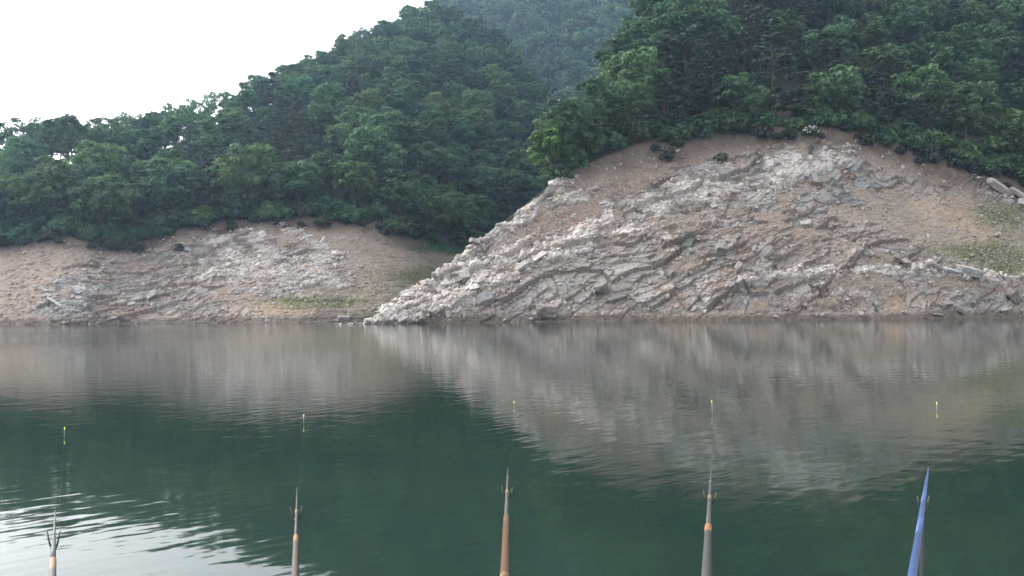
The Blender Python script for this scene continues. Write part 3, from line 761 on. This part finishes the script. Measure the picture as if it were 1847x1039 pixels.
# trees one can single out
def tree_at(S, u, back, kind, pr, sc, col, label, cat='tree', szz=1.0):
    Dw, Dc, *_ = sheet_consts(S, np.array(float(u))); D = float(Dc) + back
    plant(kind, pr, (float(xpix(u, D)), D, float(height(S, u, D)) - .3), sc, col, label, cat, szz=szz)
tree_at(HD, 1398, 2.5, 'pine_tree', BIGPINE[0], 1.22, np.array((.085, .105, .075)), 'tall pine with long flat layered boughs above the centre of the headland')
tree_at(HD, 1290, 4, 'pine_tree', BIGPINE[1], .95, np.array((.062, .085, .058)), 'dark wide-boughed pine left of the tall layered pine on the headland')
tree_at(LF, 470, 10, 'pine_tree', BIGPINE[1], .95, np.array((.058, .075, .062)), 'large dark layered pine above the left scree')
tree_at(LF, 545, 6, 'pine_tree', BIGPINE[0], .85, np.array((.075, .095, .068)), 'lighter layered pine right of the large dark one on the left hillside')
tree_at(HD, 1000, 2.5, 'broadleaf_tree', BROAD[2], .98, (.095, .185, .045), 'bright yellow-green tree at the left edge of the headland wood')
tree_at(HD, 1022, 8, 'broadleaf_tree', BROAD[4], .9, (.085, .13, .035), 'second bright green tree beside the yellow-green one on the headland edge')
tree_at(LF, 512, 4, 'pine_tree', PINE[3], .62, (.125, .115, .045), 'small yellowish pine at the top of the left scree')
for u, b, sc, lab in [(775, 3, .55, 'leftmost bushy tree of the low row beside the cove grass'), (800, 7, .62, 'second bushy tree of the low row behind the cove grass'),
                      (835, 5, .6, 'third bushy tree of the low row behind the cove grass'), (866, 8, .62, 'bushy tree of the low row next to the headland ridge')]:
    tree_at(LF, u, b, 'bushy_tree', BUSH[int(u) % 4], sc * 1.7, GREEN * np.array((.85, 1.08, .95)), lab)

def edge_trees(S, u0, u1, step, label, group):
    u = u0
    while u < u1:
        if S is HD and 1350 < u < 1440: u += 20; continue
        Dw, Dc, *_ = sheet_consts(S, np.array(float(u))); D = float(Dc) + G2.uniform(.5, 5)
        plant('small_tree', BUSH[G2.integers(4)], (float(xpix(u, D)), D, float(height(S, u, D)) - .4), G2.uniform(.6, 1.1), hue(G2, GREEN * .9), label, 'tree', group)
        u += step * G2.uniform(.6, 1.4)
edge_trees(HD, 1012, 1880, 24, 'low bushy tree at the lower edge of the wood on the right headland', 'low trees along the headland wood edge')
edge_trees(LF, -40, 770, 24, 'low bushy tree at the lower edge of the wood on the left hillside', 'low trees along the left wood edge')
for u, pr, sc, lab in [(70, OPEN[0], .95, 'leftmost thin-crowned skyline tree on the left ridge with sky showing through'), (120, OPEN[1], .9, 'wide thin-crowned skyline tree on the left ridge near the photo edge'),
                       (182, BROAD[1], .95, 'dark round skyline tree on the left ridge'), (228, OPEN[2], .85, 'small skyline tree right of the dark round one on the left ridge'), (290, BROAD[3], 1.0, 'domed dark skyline tree standing highest on the low left ridge'), (520, OPEN[1], .9, 'thin skyline tree where the ridge starts to steepen')]:
    Dw, Dc, zc, sl_, D2 = sheet_consts(LF, np.array(float(u)))
    tree_at(LF, u, float(D2 - Dc) - 1.0, 'broadleaf_tree', pr, sc, GREEN * .75, lab)
def grass(S, n, base, label):
    w = (S.gr * (.2 + S.gr)).ravel().copy(); w[(S.gr.ravel() < .12) | (S.gt.ravel() < .03)] = 0
    P = S.gP.reshape(-1, 3)[RNG.choice(w.size, n, p=w / w.sum())] + RNG.normal(0, .12, (n, 3)) * (1, 1, 0)
    m = 7; B = np.repeat(P, m, 0) + RNG.normal(0, .07, (n * m, 3)) * (1, 1, .2); k = n * m
    h = RNG.uniform(.10, .30, (k, 1)); a = RNG.uniform(0, 6.28, k); t = np.stack([np.cos(a), np.sin(a), 0 * a], 1)
    lean = RNG.normal(0, .35, (k, 3)) * (1, 1, 0) + (0, -.15, 1)
    V = np.stack([B - t * .022, B + t * .022, B + t * .012 + lean * h * .7, B + lean * h], 1).reshape(-1, 3)
    me = mesh_np('grass', V, quads(k), M_LEAF); c = np.repeat(base * RNG.uniform(.7, 1.3, (n, 1)), m * 4, 0); add_col(me, 'tint', c)
    tag(link('grass', me), label, 'grass', kind='stuff')
grass(HD, 1700, np.array((.14, .15, .075)), 'thin olive grass on the soil slope at the right edge')
grass(LF, 1700, np.array((.12, .14, .065)), 'low green grass along the cove and lower left bank')
# understorey shrubs along the two wood edges
def edge_shrubs(S, u0, u1, step, label, group):
    u = u0
    while u < u1:
        Dw, Dc, *_ = sheet_consts(S, np.array(float(u))); D = float(Dc) + G2.uniform(-1.2, 4)
        plant('shrub', SHRUB[G2.integers(4)], (float(xpix(u, D)), D, float(height(S, u, D)) - .1), G2.uniform(.7, 1.5), hue(G2, np.array((.045, .06, .033)), .3), label, 'shrub', group)
        u += step * G2.uniform(.6, 1.4)
edge_shrubs(HD, 1030, 1880, 15, 'low dark shrub under the trees along the top of the headland slope', 'shrubs along the headland wood edge')
edge_shrubs(LF, -40, 760, 15, 'low dark shrub under the trees along the top of the left bank', 'shrubs along the left wood edge')
def shrub_at(S, u, v, sc, col, label, k=0):
    P, _ = surf_at(S, u, v)
    plant('shrub', SHRUB[k], (P[0], P[1], P[2] - .1), sc, col, label, 'shrub')
shrub_at(LF, 418, 415, 1.1, (.045, .065, .035), 'small dark bush at the top of the pale rocks on the left bank')
shrub_at(LF, 322, 452, .8, (.085, .085, .055), 'sparse olive bush on the grey rubble of the left bank', 1)
shrub_at(HD, 1305, 292, 1.1, (.10, .11, .05), 'pale olive bush on the bare slope below the pines', 2)
shrub_at(HD, 1210, 290, 1.3, (.085, .08, .05), 'dry brownish bush on the bare slope left of the olive one', 1)

# flowering bush
P, _ = surf_at(HD, 1467, 246)
fb = empty('flowering_shrub', (P[0], P[1], P[2] - .1)); fb.scale = (1.2, 1.2, 1.1)
c = link('crown', SHRUB[3][0], fb); c.color = (.06, .075, .04, 1); link('stems', SHRUB[3][1], fb)
g = np.random.default_rng(3); v = g.normal(size=(34, 3)); v /= np.linalg.norm(v, axis=1, keepdims=True); v[:, 2] = np.abs(v[:, 2]); v[:, 1] = -np.abs(v[:, 1])
V, cnt = leaves(v * (1.25, 1.25, 1.3) + (0, 0, .5), np.full(34, .08), 5, .14, g)
fm = mesh_np('blossom', V, quads(cnt), simple('white_petal', (.75, .75, .70), .6)); link('blossom', fm, fb)
tag(fb, 'bush with small white flowers at the wood edge above the summit outcrop', 'shrub')

# the rest of the wood, further off: one mass
LOW = [gen_broad(140 + k, H=11, Rw=4.8, nl=13, per=66, leaf=.85) for k in range(4)]
LOWF = [gen_broad(150 + k, H=11, Rw=5.0, nl=12, per=66, leaf=1.0) for k in range(4)]
def mass(name, items, prs, label):
    VV = []; CC = []; n = 0
    for (S, u, D, z) in items:
        V, cnt, tint, _ = prs[G2.integers(len(prs))]
        a = G2.uniform(0, 6.28); ca, sa = math.cos(a), math.sin(a); sc = G2.uniform(.8, 1.25) * (1.3 if S is FR else 1)
        Q = V @ np.array([[ca, sa, 0], [-sa, ca, 0], [0, 0, 1]]) * sc + np.array((float(xpix(u, D)), D, z - .3))
        VV.append(Q); CC.append(tint * hue(G2, GREEN)); n += cnt
    me = mesh_np(name, np.concatenate(VV), quads(n), M_LEAF); add_col(me, 'tint', np.concatenate(CC))
    o = link(name, me); tag(o, label, 'forest', kind='stuff'); return o
if rest: mass('forest', rest, LOW, 'dense green wood covering the upper left hillside')
u, D, z, vb, vt = sample(FR, 9.0, 640, 1190, 0, 16000, 4)
it = [(FR, u[i], D[i], z[i]) for i in range(len(u)) if vb[i] > -30 and vt[i] < 320]
mass('forest', it, LOWF, 'bluish distant wood on the mountain behind the valley')
LOWB = [gen_shrub(190 + k, H=2.6, Rw=2.2, leaf=.5) for k in range(4)]
for S, u0, u1, tries, nm, lab in ((HD, 1010, 1930, 2600, 'undergrowth', 'dark undergrowth on the ground between the trees of the headland wood'), (LF, -70, 1000, 2600, 'undergrowth', 'dark undergrowth on the ground between the trees of the left wood')):
    u, D, z, vb, vt = sample(S, 3.2, u0, u1, -40 if S is LF else 0, tries, 77)
    mass(nm, [(S, u[i], D[i], z[i]) for i in range(len(u)) if vb[i] > -20], LOWB, lab)
print('COUNTS cands', len(cands), 'broad', nbro, 'rest', len(rest), 'far', len(it))

# ------------------------------------------------------------------ rods, rests, floats
M_GREYROD = simple('rod_grey', (.062, .062, .060), .5, spec=.3, nscale=60, namp=.12)
M_BROWNROD = simple('rod_brown', (.15, .078, .040), .28, nscale=60, namp=.12)
M_REDROD = simple('rod_redgrey', (.085, .066, .056), .4, nscale=60, namp=.12)
M_BLUEROD = simple('rod_blue', (.036, .078, .21), .42, nscale=50, namp=.08)
M_ORANGE = simple('band_orange', (.27, .12, .04), .45)
M_AMBER = simple('band_amber', (.20, .112, .042), .45)
M_TIP = simple('rod_tip', (.055, .065, .062), .5, spec=.3)
M_DARK = simple('rest_dark', (.02, .022, .022), .6, spec=.2)
M_FORK = simple('fork_dark', (.045, .05, .055), .4)
M_LINE = simple('line', (.10, .14, .13), .3)
def D_on(y, u, A, B):
    """depth where the rod's axis is seen at photo row y"""
    zA = float(zpix(A[0], A[1], A[2])); zB = float(zpix(B[0], B[1], B[2])); m = (zB - zA) / (B[2] - A[2])
    return (zA - m * A[2] - CAM_H) / ((float(YH(u)) - y) / FPX - m)
def pt(u, y, D): return np.array((float(xpix(u, D)), D, float(zpix(u, y, D))))
def capped(pts, rads, seg=14):
    V, F_ = tube(pts, rads, seg); V = list(V); Fc = [tuple(f) for f in F_]
    n = len(pts)
    V.append(np.asarray(pts[0], float)); V.append(np.asarray(pts[-1], float))
    for k in range(seg):
        k2 = (k + 1) % seg
        Fc.append((len(V) - 2, k2, k, k)); Fc.append((len(V) - 1, (n - 1) * seg + k, (n - 1) * seg + k2, (n - 1) * seg + k2))
    return V, Fc
def solid(name, pts, rads, mat, parent, seg=14):
    V, Fc = capped(pts, rads, seg); me = bpy.data.meshes.new(name)
    me.from_pydata([tuple(v) for v in V], [], [f if f[2] != f[3] else f[:3] for f in Fc]); me.materials.append(mat)
    for p in me.polygons: p.use_smooth = True
    me.update()
    return link(name, me, parent)
def rod(A, B, profile, bands, tipcol, label, rest_label, fork, fl, mats):
    root_loc = pt(*A); root = empty('fishing_rod', root_loc)
    def at(y):
        f0 = (A[1] - y) / (A[1] - B[1]); u = A[0] + (B[0] - A[0]) * f0
        D = D_on(y, u, A, B); return pt(u, y, D) - root_loc, D
    PA, _ = at(A[1]); PB, _ = at(B[1]); dirv = (PB - PA) / np.linalg.norm(PB - PA)
    for i, (ya, wa, yb, wb) in enumerate(profile):
        pa, da = at(ya); pb, db = at(yb); ra = wa / 2 * da / FPX; rb = wb / 2 * db / FPX
        if i == 0:
            pa = pa - dirv * 1.15; ra = ra + (ra - rb) / np.linalg.norm(pb - pa) * 1.0
        m = 10 if i == len(profile) - 1 else 2
        solid('rod_tip' if i == len(profile) - 1 else 'rod_section', [pa + (pb - pa) * k / (m - 1) for k in range(m)], [ra + (rb - ra) * k / (m - 1) for k in range(m)], mats[i], root, 18)
    for (ya, yb, w, mt) in bands:
        pa, da = at(ya); pb, db = at(yb)
        solid('band', [pa, pa + (pb - pa) * .15, pa + (pb - pa) * .85, pb], [w * .46 * da / FPX, w * .53 * da / FPX, w * .50 * db / FPX, w * .44 * db / FPX], mt, root, 18)
    # tip knot
    pe, de = at(B[1]); solid('tip_knot', [pe - dirv * .012, pe, pe + dirv * .016], [.002, .0034, .0015], M_TIP, root, 8)
    # line from the tip to the float
    fp = np.array(fl) - root_loc; k = 24
    pts = [pe + (fp - pe) * t / (k - 1) + np.array((0, 0, -.35 * math.sin(math.pi * t / (k - 1)) * (1 - t / (k - 1)))) for t in range(k)]
    pts = [np.array((p[0], p[1], max(p[2], -root_loc[2] - .02))) for p in pts]
    solid('fishing_line', pts, [.0001] * k, M_LINE, root, 5)
    tag(root, label, 'fishing rod')
    # rest
    yj, pl, pr_, dk = fork
    pj, dj = at(yj); rw = [w for (a, w, b, w2) in profile if a >= yj >= b] or [5]
    rr = rw[0] / 2 * dj / FPX
    j = pj + root_loc + np.array((0, 0, -rr - .014)); rs = empty('rod_rest', j)
    d2 = dirv.copy()
    end = -d2 * (dj - .35) + np.array((0.02, 0, -.30))
    solid('pole', [np.array((0, 0, 0)), end * .35, end * .36, end * .7, end * .71, end], [.005, .0065, .0075, .008, .009, .0095], dk, rs, 16)
    solid('joint', [d2 * .012, -d2 * .05], [.0085, .0095], M_FORK, rs, 12)
    for (pu, py) in (pl, pr_):
        q = pt(pu, py, dj) - j; side = 1 if q[0] > 0 else -1
        b0 = np.array((side * .006, 0, 0)); b1 = np.array((q[0] * .55, 0, rr * .3 + .004)); 
        solid('fork_prong', [b0, b1, q * np.array((.8, 1, .55)) , q], [.0034, .0034, .0026, .0020], M_FORK, rs, 8)
    tag(rs, rest_label, 'rod rest')
def flt(name_pts, label):
    (ut, vt_), (ur, vr) = name_pts
    vm = (vt_ + vr) / 2; D = CAM_H * FPX / (vm - float(YH(ut))); h = (vr - vt_) / 2 / FPX * D
    x = float(xpix(ut, D)); root = empty('fishing_float', (x, D, 0)); root.rotation_euler = (R(G2.uniform(-2, 2)), R(G2.uniform(-3, 3)), 0)
    solid('float_body', [np.array((0, 0, z)) for z in (-.30, -.22, -.12, -.03, 0)], [.002, .008, .011, .006, .0022], M_FORK, root, 12)
    solid('antenna', [np.array((0, 0, -.02)), np.array((0, 0, h - .01))], [.0022, .0018], M_ANT, root, 8)
    solid('float_tip', [np.array((0, 0, h - .022)), np.array((0, 0, h - .016)), np.array((0, 0, h + .004)), np.array((0, 0, h + .010))], [.003, .0062, .0062, .003], M_FTIP, root, 12)
    tag(root, label, 'fishing float')
    return (x, D, 0)
M_ANT = simple('float_antenna', (.55, .58, .50), .4)
M_FTIP, n_, o_ = new_mat('float_light')
p_ = N(n_, 'ShaderNodeBsdfPrincipled'); p_.inputs['Base Color'].default_value = (.75, .85, .12, 1)
p_.inputs['Emission Color'].default_value = (.72, 1.0, .12, 1); p_.inputs['Emission Strength'].default_value = .2
n_.links.new(p_.outputs[0], o_.inputs[0])
F1 = flt(((118, 771), (118, 799)), 'yellow-tipped fishing float nearest the left edge, in front of the first rod')
F2 = flt(((548, 748), (549, 776)), 'yellow-tipped fishing float beyond the second rod from the left')
F3 = flt(((926, 724), (926, 741)), 'short yellow-tipped fishing float beyond the brown rod in the middle')
F4 = flt(((1282, 723), (1282, 762)), 'tall yellow-tipped fishing float beyond the grey rod right of the middle')
F5 = flt(((1685, 726), (1686, 750)), 'yellow-tipped fishing float beyond the blue rod at the right')
rod((99, 1039, 1.9), (103, 918, 4.3), [(1039, 11, 1004, 10), (1004, 9, 966, 6.5), (966, 5, 945, 4), (945, 3.6, 918, 1.4)],
    [(1026, 1004, 10.8, M_AMBER), (972, 964, 6.4, M_AMBER)], None, 'slim grey fishing rod with amber bands pointing over the bright sky reflection', 'forked rest holding the rod at the left edge',
    (971, (89, 954), (112, 954), M_DARK), F1, [M_GREYROD, M_GREYROD, M_GREYROD, M_TIP])
rod((532, 1039, 1.9), (536, 878, 4.8), [(1039, 13, 970, 8.5), (970, 5.6, 921, 4), (921, 3.2, 893, 2.2), (893, 2, 878, 1.2)],
    [(976, 963, 8.6, M_ORANGE), (923, 917, 5, M_AMBER)], None, 'grey and reddish fishing rod with one wide orange band', 'forked rest holding the grey and reddish rod with the wide orange band',
    (925, (524, 911), (545, 910), M_DARK), F2, [M_REDROD, M_GREYROD, M_GREYROD, M_TIP])
rod((906, 1039, 1.8), (914, 842, 5.2), [(1039, 15.5, 930, 10), (930, 7.2, 886, 5.4), (886, 4, 858, 3), (858, 2.4, 842, 1.2)],
    [(937, 928, 9.8, M_AMBER), (888, 882, 5.8, M_AMBER), (860, 857, 3.6, M_AMBER), (1038, 1034, 16.6, M_AMBER)], None, 'glossy brown fishing rod in the middle with amber bands', 'forked rest holding the glossy brown rod in the middle',
    (888, (903, 875), (922, 877), M_DARK), F3, [M_BROWNROD, M_GREYROD, M_GREYROD, M_TIP])
rod((1266, 1039, 1.8), (1278, 845, 5.2), [(1039, 17, 955, 11.5), (955, 9.5, 897, 6.5), (897, 5.4, 867, 3.6), (867, 3, 845, 1.4)],
    [(958, 945, 12, M_ORANGE), (899, 892, 6.8, M_AMBER), (868, 865, 4, M_AMBER)], None, 'all grey fishing rod with a wide orange band, right of the middle', 'forked rest holding the all grey rod right of the middle',
    (898, (1264, 883), (1287, 885), M_DARK), F4, [M_GREYROD, M_GREYROD, M_GREYROD, M_GREYROD])
rod((1634, 1039, 1.8), (1668, 842, 5.2), [(1039, 16.5, 960, 11), (960, 11, 905, 8), (905, 8, 866, 4.6), (866, 4.6, 842, 1.2)],
    [], None, 'plain blue fishing rod at the right', 'dark forked rest under the blue rod',
    (906, (1647, 892), (1668, 892), M_DARK), F5, [M_BLUEROD, M_BLUEROD, M_BLUEROD, M_BLUEROD])

# ------------------------------------------------------------------ haze
bm = bmesh.new(); bmesh.ops.create_cube(bm, size=1.0)
me = bpy.data.meshes.new('haze'); bm.to_mesh(me); bm.free()
hz = link('haze', me); hz.scale = (1500, 980, 560); hz.location = (0, 470, 560 / 2 - 7.2)
tag(hz, kind='stuff')
m, n, out = new_mat('valley_haze')
pv = N(n, 'ShaderNodeVolumePrincipled'); pv.inputs['Density'].default_value = HAZE_DENSITY
pv.inputs['Color'].default_value = (.50, .72, 1.0, 1); pv.inputs['Anisotropy'].default_value = .45
n.links.new(pv.outputs[0], out.inputs['Volume'])
me.materials.append(m)
